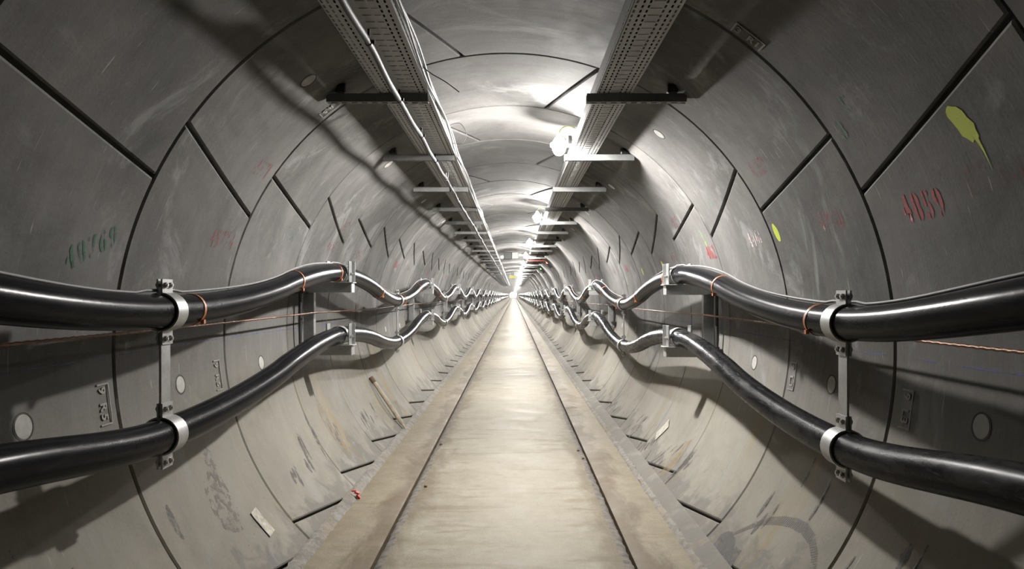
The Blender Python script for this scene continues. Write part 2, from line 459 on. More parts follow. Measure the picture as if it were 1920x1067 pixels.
# ---------------------------------------------------------------- marks on the lining (flat paint, cast letters)
def on_wall(mesh, side, y, th, lift=0.0014, turned=False):
    """bend a flat XY mesh onto the lining; x runs to the reader's right, y up the wall"""
    for v_ in mesh.vertices:
        u, vv, h = v_.co
        if turned:   # lettering that reads down the wall, tops towards the far end
            dy, up = vv, -u
        else:
            dy, up = (u if side == 'left' else -u), vv
        if turned and side == 'right': dy = -dy
        a = th + (-1 if side == 'left' else 1) * math.degrees(up / R)
        v_.co = wallp(y + dy, a, R - lift - h)
    mesh.update(); return mesh
def glyph_bm(txt, size, stencil, squeeze=0.72, gap=0.010, depth=0.0):
    out = bmesh.new(); x = 0.0
    for ch in txt:
        if ch == ' ': x += size * 0.5; continue
        cu = bpy.data.curves.new('glyph', 'FONT'); cu.body = ch; cu.size = size; cu.resolution_u = 3
        cu.offset = size * 0.03
        if depth: cu.extrude = depth
        to = bpy.data.objects.new('glyph', cu); COL.objects.link(to)
        me = bpy.data.meshes.new_from_object(to)
        bpy.data.objects.remove(to); bpy.data.curves.remove(cu)
        bm = bmesh.new(); bm.from_mesh(me); bpy.data.meshes.remove(me)
        if not bm.verts: bm.free(); continue
        bmesh.ops.triangulate(bm, faces=bm.faces)
        x0 = min(v.co.x for v in bm.verts); x1 = max(v.co.x for v in bm.verts)
        for v in bm.verts: v.co.x = (v.co.x - x0) * squeeze
        wd = (x1 - x0) * squeeze
        if stencil and wd > size * 0.2:
            c = wd * (0.36 if ch in '47' else 0.5)
            for px in (c - gap/2, c + gap/2):
                bmesh.ops.bisect_plane(bm, geom=bm.verts[:] + bm.edges[:] + bm.faces[:], plane_co=(px, 0, 0), plane_no=(1, 0, 0))
            bmesh.ops.delete(bm, geom=[f for f in bm.faces if abs(f.calc_center_median().x - c) < gap/2 - 1e-5], context='FACES')
        for v in bm.verts: v.co.x += x
        x += wd + size * 0.13
        tmp = bpy.data.meshes.new('t'); bm.to_mesh(tmp); out.from_mesh(tmp); bpy.data.meshes.remove(tmp); bm.free()
    for v in out.verts: v.co.x -= x / 2; v.co.y -= size * 0.35
    return out
def stencil(txt, side, y, th, size, mat, label, stencilled=True, squeeze=0.72, tilt=0.0, name='stencilled_number'):
    bm = glyph_bm(txt, size, stencilled, squeeze)
    if tilt: bmesh.ops.rotate(bm, verts=bm.verts, cent=(0, 0, 0), matrix=Matrix.Rotation(tilt, 3, 'Z'))
    me = bpy.data.meshes.new(name); bm.to_mesh(me); bm.free(); me.materials.append(mat)
    par = ceiling if (30 < th < 150) else (wall_left if side == 'left' else wall_right)
    o = obj(name, on_wall(me, side, y, th), par)
    o['label'] = label
    return o
stencil('4859', 'right', 2.285, 20.3, .135, M_RED, 'dark red stencilled number 4859', squeeze=.66)
stencil('4860', 'right', 2.93, 21.2, .125, M_RED2, 'faded red stencilled number 4860', squeeze=.66)
stencil('4861', 'right', 3.86, 21.2, .135, M_PINK, 'pale pink stencilled number 4861', squeeze=.62)
stencil('4162', 'right', 4.74, 20.2, .135, M_RED, 'red stencilled number 4162', squeeze=.62)
stencil('6251', 'right', 3.35, 34.5, .125, M_RED2, 'worn dark red number below the right tray', squeeze=.66)
stencil('4837', 'right', 5.28, 31.3, .125, M_RED2, 'small faded red number', squeeze=.6)
stencil('4860', 'right', 5.80, 21.2, .13, M_RED2, 'faint red smeared number', squeeze=.6)
stencil('6730', 'right', 1.925, 21.9, .13, M_FAINT, 'faint hand-painted number near the right edge', stencilled=False)
stencil('3', 'right', 2.52, 33.6, .10, M_GREEN, 'dark green smudged mark', squeeze=1.1)
stencil('5', 'right', 2.40, 36.6, .09, M_GREEN, 'dark green smudged mark', squeeze=1.1)
stencil('5413', 'right', 4.27, 33.6, .11, M_TEAL, 'faded green number', squeeze=.5, tilt=1.2)
stencil('48769', 'left', 2.41, 164.8, .115, M_GREEN, 'green stencilled number', squeeze=.72, tilt=.42)
stencil('45774', 'left', 3.41, 160.7, .125, M_RED2, 'faded red stencilled number 45774', squeeze=.62)
stencil('4771', 'left', 3.45, 145.2, .115, M_RED2, 'faint red number above the seam', squeeze=.62)
stencil('4857', 'left', 4.33, 156.2, .12, M_TEAL, 'faint green number', squeeze=.62)
stencil('4664', 'left', 5.30, 156.4, .13, M_RED2, 'faint red stencilled number', squeeze=.62)
stencil('447', 'left', 5.40, 149.3, .12, M_RED2, 'faint red number over the seam', squeeze=.5)
for i in range(3, 12):
    for side, th in (('left', 157), ('right', 21)):
        if (side, i) in (('left', 2),): continue
        stencil(str(4860 + i), side, Y0 + i + .62, th, .125, [M_RED2, M_TEAL, M_RED][i % 3], 'faded stencilled number on a far ring', squeeze=.6)

def blob(side, y, th, pts, mat, name, label=None, lift=0.0014):
    """flat patch with a ragged outline, pts in metres (reader's right, up)"""
    n = len(pts); cx_ = sum(p[0] for p in pts)/n; cy_ = sum(p[1] for p in pts)/n
    vs = [(cx_, cy_, 0)]
    for q in (.25, .5, .75, 1.0): vs += [(cx_ + (p[0]-cx_)*q, cy_ + (p[1]-cy_)*q, 0) for p in pts]
    fs = [(0, 1+k, 1+(k+1) % n) for k in range(n)]
    for r in range(3): fs += [(1+r*n+k, 1+(r+1)*n+k, 1+(r+1)*n+(k+1) % n, 1+r*n+(k+1) % n) for k in range(n)]
    me = bpy.data.meshes.new(name); me.from_pydata(vs, [], fs); me.materials.append(mat)
    par = wall_left if side == 'left' else wall_right
    o = obj(name, on_wall(me, side, y, th, lift), par)
    if label: o['label'] = label
    return o
def ell(a, b, n=18, j=0.12, rot=0.0, seed=0):
    rr = random.Random(seed); o = []
    for k in range(n):
        q = 1 + rr.uniform(-j, j); x = a*q*math.cos(2*PI*k/n); y = b*q*math.sin(2*PI*k/n)
        o.append((x*math.cos(rot) - y*math.sin(rot), x*math.sin(rot) + y*math.cos(rot)))
    return o
blob('right', 1.955, 28.3, ell(.034, .066, rot=.35, seed=1), M_YEL, 'paint_splash', 'lime yellow spray paint splash')
blob('right', 1.955, 28.0, [(.01, -.03), (.03, -.03), (.032, -.08), (.030, -.15), (.026, -.09)], M_YEL, 'paint_splash', 'lime yellow paint drip')
blob('right', 3.54, 21.2, ell(.028, .05, rot=.1, j=.05, seed=2), M_YEL, 'paint_splash', 'small lime yellow paint dab')
blob('right', 4.79, 24.4, ell(.018, .075, rot=.1, seed=3), M_LIME, 'paint_splash', 'pale lime paint dab')
blob('right', 6.32, 19.4, ell(.03, .04, seed=4), M_YEL, 'paint_splash', 'small lime paint dab')
blob('right', 7.35, 18.2, ell(.03, .04, seed=5), M_YEL, 'paint_splash', 'small lime paint dab')
def streaks(side, y, th, n, w, h, mat, seed, slant=0.0, name='scuff_mark'):
    rr = random.Random(seed)
    mbv = []; fs = []
    for k in range(n):
        x = rr.uniform(-w, w); yy = rr.uniform(-h, h) * .6; L = rr.uniform(.3, 1) * h; ww = rr.uniform(.008, .026)
        b = len(mbv)
        for (a, q) in ((-ww*.3, -L/2), (ww*.5, -L/2), (ww, 0), (ww*.4, L/2), (-ww*.2, L/2), (-ww, 0)):
            mbv.append((x + a + (q + yy) * slant, yy + q, 0))
        fs.append(tuple(range(b, b+6)))
    me = bpy.data.meshes.new(name); me.from_pydata(mbv, [], fs); me.materials.append(mat)
    o = obj(name, on_wall(me, side, y, th), wall_left if side == 'left' else wall_right)
    o['kind'] = 'stuff'
    return o
blob('left', 3.20, 203.0, ell(.045, .10, seed=11), M_SPALL, 'spalled_patch')
blob('left', 3.14, 209.5, ell(.10, .17, rot=-.15, seed=12), M_SPALL, 'spalled_patch')
blob('left', 2.74, 207.5, ell(.02, .08, seed=13), M_SCUFF, 'scuff_mark')
streaks('left', 4.30, 211.5, 5, .06, .20, M_SCUFF, 5, .12)
streaks('left', 4.00, 215.0, 4, .05, .13, M_SCUFF, 6, .3)
streaks('left', 4.62, 209.0, 4, .03, .22, M_SCUFF, 8, .1)
streaks('left', 5.05, 211.0, 5, .10, .16, M_SCUFF, 9, .2)
streaks('right', 4.98, 319.5, 9, .18, .22, M_SCUFF, 7, .5)
streaks('right', 5.55, 319.0, 8, .18, .15, M_SCUFF, 10, -.5)
streaks('right', 4.55, 321.0, 6, .10, .22, M_SCUFF, 14, .25)
streaks('right', 6.3, 320.0, 8, .25, .14, M_SCUFF, 15, .4)
streaks('right', 7.4, 319.0, 8, .3, .13, M_SCUFF, 16, .4)
streaks('right', 2.25, 327.0, 8, .30, .30, M_SCUFF, 17, .1)
streaks('left', 2.05, 212.0, 4, .25, .22, M_SCUFF, 18, .05)
streaks('right', 3.05, 330.0, 5, .35, .30, M_SCUFF, 19, .1)
streaks('left', 6.0, 214.0, 8, .3, .13, M_SCUFF, 20, .3)
blob('right', 3.42, 316.6, ell(.10, .07, seed=21), M_RIBSC, 'scuff_mark')
blob('right', 3.28, 315.0, ell(.06, .09, seed=22), M_RIBSC, 'scuff_mark')
# ribbed hose print, an arc of fine bars across one segment
pts = [(3.47, 316.8), (3.41, 319.5), (3.33, 322.6), (3.24, 325.2), (3.13, 327.0), (3.02, 328.2), (2.92, 328.6), (2.83, 328.0), (2.75, 326.3), (2.69, 324.0), (2.655, 322.3)]
mv = []; mf = []
SUB = 7
for i in range(len(pts)-1):
    for s_ in range(SUB):
        t0 = s_ / SUB; t1 = (s_ + .62) / SUB
        (ya, ta), (yb, tb) = pts[i], pts[i+1]
        a = Vector((-(ya + (yb-ya)*t0), math.radians(ta + (tb-ta)*t0)*R)); b = Vector((-(ya + (yb-ya)*t1), math.radians(ta + (tb-ta)*t1)*R))
        hw = .030 if i < 6 else .030 - .004*(i-5)
        up = Vector((.35, 1)).normalized() if i < 7 else Vector((.8, .6))
        bb = len(mv)
        for q, sg in ((a, -1), (b, -1), (b, 1), (a, 1)):
            mv.append((q.x + up.x*hw*sg, q.y + up.y*hw*sg))
        mf.append((bb, bb+1, bb+2, bb+3))
me = bpy.data.meshes.new('hose_print')
me.from_pydata([wallp(-x, math.degrees(v / R), R - .0014) for x, v in mv], [], mf); me.materials.append(M_RIBSC)
tag(obj('hose_print', me, wall_right), 'grey ribbed hose print curving over the segment', kind='stuff')
blob('left', 4.93, 208.5, [(-.02, -.27), (.05, -.30), (.12, -.26), (.10, -.05), (.07, .16), (.02, .25), (-.03, .10)], M_RUST, 'rust_smear')
blob('right', 4.78, 320.0, [(-.05, -.20), (.05, -.22), (.07, .0), (.03, .22), (-.04, .18)], M_RUST, 'rust_smear')
# blue chalk line at the springing on both walls
for side, par in (('left', wall_left), ('right', wall_right)):
    mb = MB(); th = 180.6 if side == 'left' else -.6
    n = 90
    vs = []
    for k in range(n+1):
        y = 1.3 + k * .15
        for d in (-.0022, .0022): vs.append(wallp(y, th + math.degrees((d + .006*math.sin(y*1.3)) / R), R - .0014))
    mb.add(vs, [(2*k, 2*k+1, 2*k+3, 2*k+2) for k in range(n)])
    tag(obj('chalk_line', mb.mesh('chalk_line', M_BLUE, fix=False), par), 'thin faded blue chalk line')
# cast letters in a recessed frame near the ring joint
def cast_mark(txt, side, y, th, size, par):
    bm = glyph_bm(txt, size, False, 0.95, depth=.0015)
    me = bpy.data.meshes.new('cast_mark'); bm.to_mesh(me); bm.free(); me.materials.append(M_CASTM)
    h = size * .62; w_ = max(v.co.x for v in me.vertices) + .02
    o = obj('cast_mark', on_wall(me, side, y, th, .003, turned=True), par)
    o['label'] = 'letters cast into the concrete'
    mb = MB()
    for x0, x1, y0, y1 in ((-w_, w_, h, h+.006), (-w_, -w_+.006, -h*.9, h), (w_-.006, w_, -h*.9, h)):
        mb.box(x0, x1, y0, y1, -.001, .002)
    me = mb.mesh('cast_frame', M_CASTM, smooth=0)
    obj('cast_frame', on_wall(me, side, y, th, .003, turned=True), par)
cast_mark('9 R5', 'left', 2.53, 187.2, .055, wall_left)
cast_mark('9 R5', 'left', 3.50, 187.4, .055, wall_left)
cast_mark('9 L3', 'right', 3.55, 352.2, .055, wall_right)
cast_mark('9 L3', 'right', 2.52, 352.2, .055, wall_right)
cast_mark('3 R1', 'right', 2.56, 52.4, .055, ceiling)
cast_mark('3 R5', 'left', 3.53, 127.2, .055, ceiling)

# ---------------------------------------------------------------- power cables
PITCH = 4.88; HALF = 2.44; CR = 0.060
XC = {'left': -1.212, 'right': 1.215}
HI = {('left', 'upper'): 1.319 + .155, ('right', 'upper'): 1.319 + .138, ('left', 'lower'): 1.319 - .290, ('right', 'lower'): 1.319 - .303}
LO = {('left', 'upper'): 1.319 - .060, ('right', 'upper'): 1.319 - .100, ('left', 'lower'): 1.319 - .500, ('right', 'lower'): 1.319 - .545}
NEARLIFT = {('left', 'lower'): .034, ('right', 'lower'): .036, ('left', 'upper'): 0.0, ('right', 'upper'): .015}
def cable_z(side, row, y):
    h, l = HI[side, row], LO[side, row]
    c = math.cos(2*PI*y/PITCH)
    c = math.copysign(abs(c) ** 0.9, c)
    z = (h + l)/2 + (h - l)/2*c
    if y < HALF:
        t = max(0, min(1, (HALF - y) / HALF))
        z += NEARLIFT[side, row] * math.sin(PI * min(1, t * 1.5)) ** 2 if t < .667 else 0
    return z
def cable_pt(side, row, y):
    s = -1 if side == 'left' else 1
    return Vector((XC[side] - s*.012*(1 - math.cos(4*PI*y/PITCH))/2, y, cable_z(side, row, y)))
def yrange(a, b):
    y = a; o = []
    while y < b:
        o.append(y); y += .06 if y < 12 else (.15 if y < 40 else .4)
    return o + [b]
TAPES = {'left': [2.63, 3.84, 4.74, 6.2, 7.55, 8.75, 11.1, 13.6], 'right': [2.63, 3.82, 5.16, 6.28, 7.5, 8.7, 11.1, 13.6]}
for side in ('left', 'right'):
    s = -1 if side == 'left' else 1
    for row in ('upper', 'lower'):
        mb = MB(); mb.tube([cable_pt(side, row, y) for y in yrange(-.6, 150)], CR, 24)
        mat = M_DUSTY if (side, row) == ('right', 'lower') else M_CLEAN
        o = obj('power_cable', mb.mesh('power_cable', mat, smooth=60, fix=False))
        lab = {('left', 'upper'): 'upper of the two thick glossy black cables along the left wall',
               ('left', 'lower'): 'lower of the two thick glossy black cables along the left wall',
               ('right', 'upper'): 'upper of the two thick black cables along the right wall',
               ('right', 'lower'): 'dusty scuffed lower thick black cable along the right wall'}[side, row]
        tag(o, lab, 'cable', 'high voltage cables on the tunnel walls')
        if row == 'upper':
            for k, y in enumerate(TAPES[side]):
                p = cable_pt(side, row, y); d = (cable_pt(side, row, y+.02) - cable_pt(side, row, y-.02)).normalized()
                d = (d + Vector((0, .0, .12 * s))).normalized()
                mb = MB(); mb.cyl(p - d*.008, p + d*.008, CR + .0022, 22)
                q = p + Vector((-s*.05, 0, -.04)); mb.box(q.x-.006, q.x+.006, q.y-.006, q.y+.010, q.z-.014, q.z+.002)
                t = obj('tape_band', mb.mesh('tape_band', M_ORANGE), o); t['label'] = 'orange tape band'
    # slim fibre cable taped along the top
    path = []
    rr = random.Random(31 if side == 'left' else 32)
    for y in yrange(-.6, 70):
        p = cable_pt(side, 'upper', y)
        ph = (y - HALF) / HALF; near = abs(ph - round(ph)) * HALF
        lift = .0685 + (.008 if near < .12 else 0) + .003*math.sin(y*5.1)
        path.append(p + Vector((s*(.012 + .014*math.sin(y*1.7 + s)), 0, lift)))
    mb = MB(); mb.tube(path, .0055, 8)
    tag(obj('fibre_cable', mb.mesh('fibre_cable', M_GREYC, smooth=60, fix=False)),
        'slim grey cable taped on top of the upper %s black cable' % side, 'cable')

def arc(cx, cz, r, a0, a1, n=14):
    return [(cx + r*math.cos(math.radians(a0 + (a1-a0)*k/n)), cz + r*math.sin(math.radians(a0 + (a1-a0)*k/n))) for k in range(n+1)]
def bolt_mesh(l0, l1, nuts, rs, rn):
    mb = MB(); mb.cyl((l0, 0, 0), (l1, 0, 0), rs, 8)
    for a, b in nuts: mb.cyl((a, 0, 0), (b, 0, 0), rn, 6)
    return mb.mesh('bolt', M_BOLT, smooth=30)
BOLT = bolt_mesh(-.022, .022, ((-.019, -.0105), (.0105, .019)), .0055, .0105)
# --- spacer clamps at the low points
def clamp_meshes(side):
    s = -1 if side == 'left' else 1
    zu, zl = LO[side, 'upper'], LO[side, 'lower']
    x = XC[side]; W = .036; out = []
    for z in (zu, zl):
        for q in (1, -1):       # two half straps: towards the walkway and towards the wall
            o = -s * q
            x0 = o * .0075
            r = CR + .006
            prof = [(x0, r + .050), (x0, r + .004)] + [(o*abs(px), pz) for px, pz in arc(0, 0, r, 82, -82)] + [(x0, -r - .004), (x0, -r - .050)]
            mb = MB(); mb.band(prof, .006, -W, W)
            out.append(('strap', mb.mesh('strap', M_ALU, smooth=40), (0, 0, z - zu), None))
            r2 = CR + .0015
            mb = MB(); mb.band([(o*abs(px), pz) for px, pz in arc(0, 0, r2, 84, -84)], .0035, -W-.004, W+.004)
            out.append(('liner', mb.mesh('liner', M_RUBBER, smooth=40), (0, 0, z - zu), None))
        for zz in (CR + .035, -CR - .035):
            for yy in (-.017, .017): out.append(('bolt', BOLT, (0, yy, z - zu + zz), None))
    mb = MB(); mb.box(-.0042, .0042, -.033, .033, zl - zu + CR + .012, -CR - .012)
    out.append(('spacer_bar', mb.mesh('spacer_bar', M_GALV, bevel=.0015), (0, 0, 0), None))
    return out
SBOLT = {sg: bolt_mesh(*sorted((sg*.060, sg*.100)), (tuple(sorted((sg*.083, sg*.092))),), .006, .011) for sg in (-1, 1)}
# --- bracket with two shelves and saddles at the high points
def support_meshes(side):
    s = -1 if side == 'left' else 1
    x = XC[side]; out = []
    zu, zl = HI[side, 'upper'], HI[side, 'lower']
    tip = -s * .098           # arm tip, local to the cable centre, towards the walkway
    for z in (zu, zl):
        top = z - zu - CR - .010
        zw = z - CR - AZ
        back = s * (math.sqrt(R*R - (zw - .035)**2) - abs(x) - .004)
        mb = MB()             # channel arm: web facing the camera, flanges above and below
        a, b = sorted((tip, back))
        mb.box(a, b, -.045, -.041, top - .068, top)
        mb.box(a, b, -.041, .045, top - .004, top); mb.box(a, b, -.041, .045, top - .068, top - .064)
        mb.box(tip - .002, tip + .002, -.041, .045, top - .068, top)
        out.append(('arm', mb.mesh('arm', M_GALV, bevel=.001), (0, 0, 0)))
        mb = MB(); mb.box(-.118, .112, -.050, .050, top, top + .006)
        out.append(('base_plate', mb.mesh('base_plate', M_ALU, bevel=.001), (0, 0, 0)))
        cz = z - zu
        for sg in (-1, 1):
            mb = MB()         # angle uprights either side of the cable
            mb.box(sg*.078 - .004, sg*.078 + .004, -.040, .040, top + .006, cz + .085)
            lo_, hi_ = sorted((sg*.078, sg*.106))
            mb.box(lo_, hi_, .034, .040, top + .006, cz + .085)
            out.append(('upright', mb.mesh('upright', M_GALV, bevel=.001), (0, 0, 0)))
        mb = MB()
        r = CR + .006
        prof = [(-.072, cz - .001)] + arc(0, cz, r, 178, 2, 18) + [(.072, cz - .001)]
        mb.band(prof, .005, -.030, .030)
        out.append(('strap', mb.mesh('strap', M_ALU, smooth=40), (0, 0, 0)))
        mb = MB(); mb.band(arc(0, cz, CR + .003, 184, 356, 18), .005, -.048, .048)
        out.append(('cradle', mb.mesh('cradle', M_ALU, smooth=40), (0, 0, 0)))
        for sg in (-1, 1):
            for yy in (-.02, .02): out.append(('bolt', SBOLT[sg], (0, yy, cz - .006)))
    pt = -CR - .010 - .068; pb = zl - zu - CR - .010
    px = s * 1.425 - x
    mb = MB(); mb.box(px - .037, px + .037, -.020, -.015, pb, pt); mb.box(px - .037, px - .032, -.015, .03, pb, pt); mb.box(px + .032, px + .037, -.015, .03, pb, pt)
    out.append(('post', mb.mesh('post', M_GALV, bevel=.001), (0, 0, 0)))
    rx = s * 1.452 - x
    mb = MB(); mb.cyl((rx, -.12, pb - .02), (rx, -.12, pt + .008), .012, 10)
    for zz in (pb - .012, pt - .004):
        mb.box(rx - .036, rx + .030, -.150, -.04, zz - .004, zz + .008)
        mb.cyl((rx, -.12, zz + .008), (rx, -.12, zz + .022), .02, 6); 
    out.append(('tie_rod', mb.mesh('tie_rod', m_dark, smooth=30), (0, 0, 0)))
    return out
m_dark = m_galv('dark_steel', 0.22)
NSUP = 15
for side in ('left', 'right'):
    CM = clamp_meshes(side); SM = support_meshes(side)
    for k in range(NSUP):
        y = HALF + PITCH * k
        e = tag(empty('cable_spacer', (XC[side], y, LO[side, 'upper'])),
                '%s pair of silver clamps on a flat bar joining the %s cables, from the camera' % (nth(k+1), side), 'clamp', 'cable spacers along the %s wall' % side)
        for nm, me, lc, rt in CM: obj(nm, me, e, lc)
        y = PITCH * (k + 1)
        e = tag(empty('cable_bracket', (XC[side], y, HI[side, 'upper'])),
                '%s two-shelf galvanised bracket carrying the %s cables, from the camera' % (nth(k+1), side), 'bracket', 'cable brackets along the %s wall' % side)
        for nm, me, lc in SM: obj(nm, me, e, lc)

# ---------------------------------------------------------------- copper earth strands
for side in ('left', 'right'):
    s = -1 if side == 'left' else 1
    path = []; y = -.5
    while y < 74:
        ph = (y / PITCH) % 1.0
        path.append(Vector((s*1.383, y, 1.190 - .012*math.sin(PI*ph) + (-.012 if side == 'right' else .002))))
        y += .012 if y < 7 else .1
    mb = MB(); mb.tube(path, .0052, 8, lobes=2, twist=75.0, amp=.28)
    tag(obj('copper_strand', mb.mesh('copper_strand', M_COPPER, smooth=60, fix=False)),
        'thin twisted copper strand running along the %s wall between the cables' % side, 'wire', 'copper earth strands')
    
# ---------------------------------------------------------------- ceiling trays, struts
TZ = 2.320
def tray_mesh(x0, x1, inner, L, holes, rows, ridges):
    """inner = +1 when the walkway-side flange is at x1, -1 when at x0"""
    mb = MB(); P = .04; hw = .0038
    if holes:
        edges = []; x = x0
        for r_ in rows:
            edges.append((x, r_ - hw, False)); edges.append((r_ - hw, r_ + hw, True)); x = r_ + hw
        edges.append((x, x1, False))
        for a, b, h in edges:
            if not h: mb.add([(a, 0, 0), (b, 0, 0), (b, L, 0), (a, L, 0)], [(0, 1, 2, 3)])
            else:
                y = 0.0
                while y < L - 1e-6:
                    mb.add([(a, y, 0), (b, y, 0), (b, y + .016, 0), (a, y + .016, 0)], [(0, 1, 2, 3)]); y += P
        y = .02
        while y < L and ridges:
            for a, b in ridges: mb.box(a, b, y, y + .0025, -.0009, 0)
            y += P * 1.5
    else:
        mb.add([(x0, 0, 0), (x1, 0, 0), (x1, L, 0), (x0, L, 0)], [(0, 1, 2, 3)])
    for x, d in ((x0, 1), (x1, -1)):
        if holes:
            mb.add([(x, 0, 0), (x, L, 0), (x, L, .016), (x, 0, .016)], [(0, 1, 2, 3)])
            y = 0.0
            while y < L - 1e-6:
                mb.add([(x, y, .016), (x, y + .018, .016), (x, y + .018, .023), (x, y, .023)], [(0, 1, 2, 3)]); y += P
            mb.add([(x, 0, .023), (x, L, .023), (x, L, .085), (x, 0, .085)], [(0, 1, 2, 3)])
        else:
            mb.add([(x, 0, 0), (x, L, 0), (x, L, .085), (x, 0, .085)], [(0, 1, 2, 3)])
        mb.add([(x, 0, .085), (x, L, .085), (x + d*.012, L, .085), (x + d*.012, 0, .085)], [(0, 1, 2, 3)])
        mb.add([(x + d*.012, 0, .085), (x + d*.012, L, .085), (x + d*.012, L, .078), (x + d*.012, 0, .078)], [(0, 1, 2, 3)])
    me = mb.mesh('cable_tray', M_TRAY, smooth=0, fix=False)
    return me
TX = {'left': (-.632, -.385), 'right': (.447, .620)}
NARR = {'left': 'wide', 'right': 'narrow'}
rowsL = [-.632 + d for d in (.010, .031, .055, .202, .227)]
rowsR = [.447 + d for d in (.012, .036, .058, .116, .140, .161)]
rid = {'left': [(-.505, -.475), (-.462, -.440)], 'right': [(.515, .535), (.538, .553)]}
for side in ('left', 'right'):
    near = tray_mesh(*TX[side], 1, 3.0, True, rowsL if side == 'left' else rowsR, rid[side])
    far = tray_mesh(*TX[side], 1, 3.0, False, None, None)
    n = 0; y = 1.1
    while y < 75:
        n += 1
        o = obj('cable_tray', near if n <= 4 else far, None, (0, y + .002, TZ))
        so = o.modifiers.new('sheet', 'SOLIDIFY'); so.thickness = .0018; so.offset = 1
        tag(o, '%s length of %s perforated cable tray under the crown, %s side' % (nth(n), NARR[side], side), 'cable tray', 'lengths of the %s ceiling tray' % side)
        y += 3.0
for side, xs in (('left', (-.585, -.530, -.470, -.425)), ('right', (.485, .540, .585))):
    mb = MB()
    for i, x in enumerate(xs):
        mb.tube([(x + .006*math.sin(y*.9 + i), y, TZ + .032) for y in [1.2 + .5*q for q in range(146)]], .028, 10)
    tag(obj('cable_bundle', mb.mesh('cable_bundle', M_CLEAN, smooth=60, fix=False)),
        'dark cables lying in the %s ceiling tray, seen through its slots' % side, 'cables', kind='stuff')
def strut_parts(side):
    s = -1 if side == 'left' else 1
    a, b = (-.893, -.389) if side == 'left' else (.398, .893)
    mb = MB(); h = .041; t = .0025; hy = h/2
    # open channel: sides, slotted web underneath, lips on top
    for yy in (-hy, hy - t): mb.box(a, b, yy, yy + t, -h, 0)
    for yy in (-hy + t, hy - t - .007): mb.box(a, b, yy, yy + .007, -t, 0)
    mb.box(a, b, -hy + t, -.007, -h, -h + t); mb.box(a, b, .007, hy - t, -h, -h + t)
    x = a
    while x < b:
        mb.box(x, min(b, x + .022), -.007, .007, -h, -h + t); x += .05
    ch = mb.mesh('channel', M_STRUT, smooth=0, fix=False)
    mb = MB(); bx = s * .822; zt = math.sqrt(R*R - .822**2) + AZ - (TZ - .003)
    mb.box(bx - .026, bx + .026, -.030, .022, 0, zt + .012)
    fx = mb.mesh('fixing_block', M_BLACK, bevel=.006)
    mb = MB(); mb.cyl((bx, -.030, .028), (bx, -.044, .028), .016, 6); mb.cyl((bx, -.044, .028), (bx, -.052, .028), .008, 8)
    bo = mb.mesh('bolt', M_BLACK, smooth=30)
    mb = MB()
    for x in (TX[side][0] + .03, TX[side][1] - .03): mb.cyl((x, 0, -.006), (x, 0, .006), .008, 6); mb.cyl((x, 0, .0035), (x, 0, .010), .011, 8)
    cl = mb.mesh('tray_bolts', M_BOLT, smooth=30)
    return [('channel', ch), ('fixing_block', fx), ('bolt', bo)]
for side in ('left', 'right'):
    SP = strut_parts(side)
    for k in range(48):
        e = tag(empty('ceiling_strut', (0, 3.40 + 1.47*k, TZ - .003)),
                '%s grey channel strut from the camera holding up the %s cable tray' % (nth(k+1), side), 'strut', 'struts under the %s ceiling tray' % side)
        for nm, me in SP: obj(nm, me, e)

# cable strapped under the left tray
path = []; y = .5; TIES = [2.59 + .74*k for k in range(34)]
rr = random.Random(5); wob = [rr.uniform(-.008, .008) for _ in range(140)]
while y < 74:
    f = (y - 2.59) / .74; k = math.floor(f); u = f - k
    wx = wob[k + 10] * (1-u) + wob[k + 11] * u
    path.append((-.512 + wx, y, 2.262 - .009*math.sin(PI*u)**2))
    y += .05 if y < 16 else .185
mb = MB(); mb.tube(path, .0125, 12)
cab = tag(obj('tray_cable', mb.mesh('tray_cable', M_PVC, smooth=60, fix=False)), 'round grey cable strapped beneath the left ceiling tray', 'cable')
def cab_at(y):
    for i in range(len(path)-1):
        if path[i][1] <= y < path[i+1][1]: return Vector(path[i])
mb = MB(); mb.cyl((0, -.006, 0), (0, .006, 0), .0150, 14)
mb.box(-.004, .004, -.005, .005, .013, .050); mb.box(.010, .022, -.006, .006, -.006, .008)
tie = mb.mesh('cable_tie', M_BLACK)
mb = MB(); mb.cyl((0, -.006, 0), (0, .006, 0), .0150, 14); mb.box(-.004, .004, -.005, .005, .013, .050); mb.cyl((.012, 0, 0), (.020, -.01, .06), .0022, 5)
tie2 = mb.mesh('cable_tie', M_GREYC)
for k, y in enumerate(TIES):
    p = cab_at(y); obj('cable_tie', tie if k < 4 or k % 3 == 0 else tie2, cab, p)

# two slim cables sagging along the walkway flange of the left tray
for j, (dx, dz, ph) in enumerate(((.012, .062, 0.0), (.017, .030, 1.3))):
    path2 = []; y = .8
    while y < 74:
        f = (y / 1.47 + ph) % 1.0
        path2.append((-.385 + dx + .006*math.sin(y*3.1 + ph), y, TZ + dz - .030*math.sin(PI*f)**2 + .006*math.sin(2.3*y)))
        y += .06 if y < 16 else .25
    mb = MB(); mb.tube(path2, .0058, 8)
    tag(obj('flange_cable', mb.mesh('flange_cable', M_GREYC, smooth=60, fix=False)),
        '%s thin grey cable hung along the inner flange of the left tray' % ('upper' if j == 0 else 'lower'), 'cable')
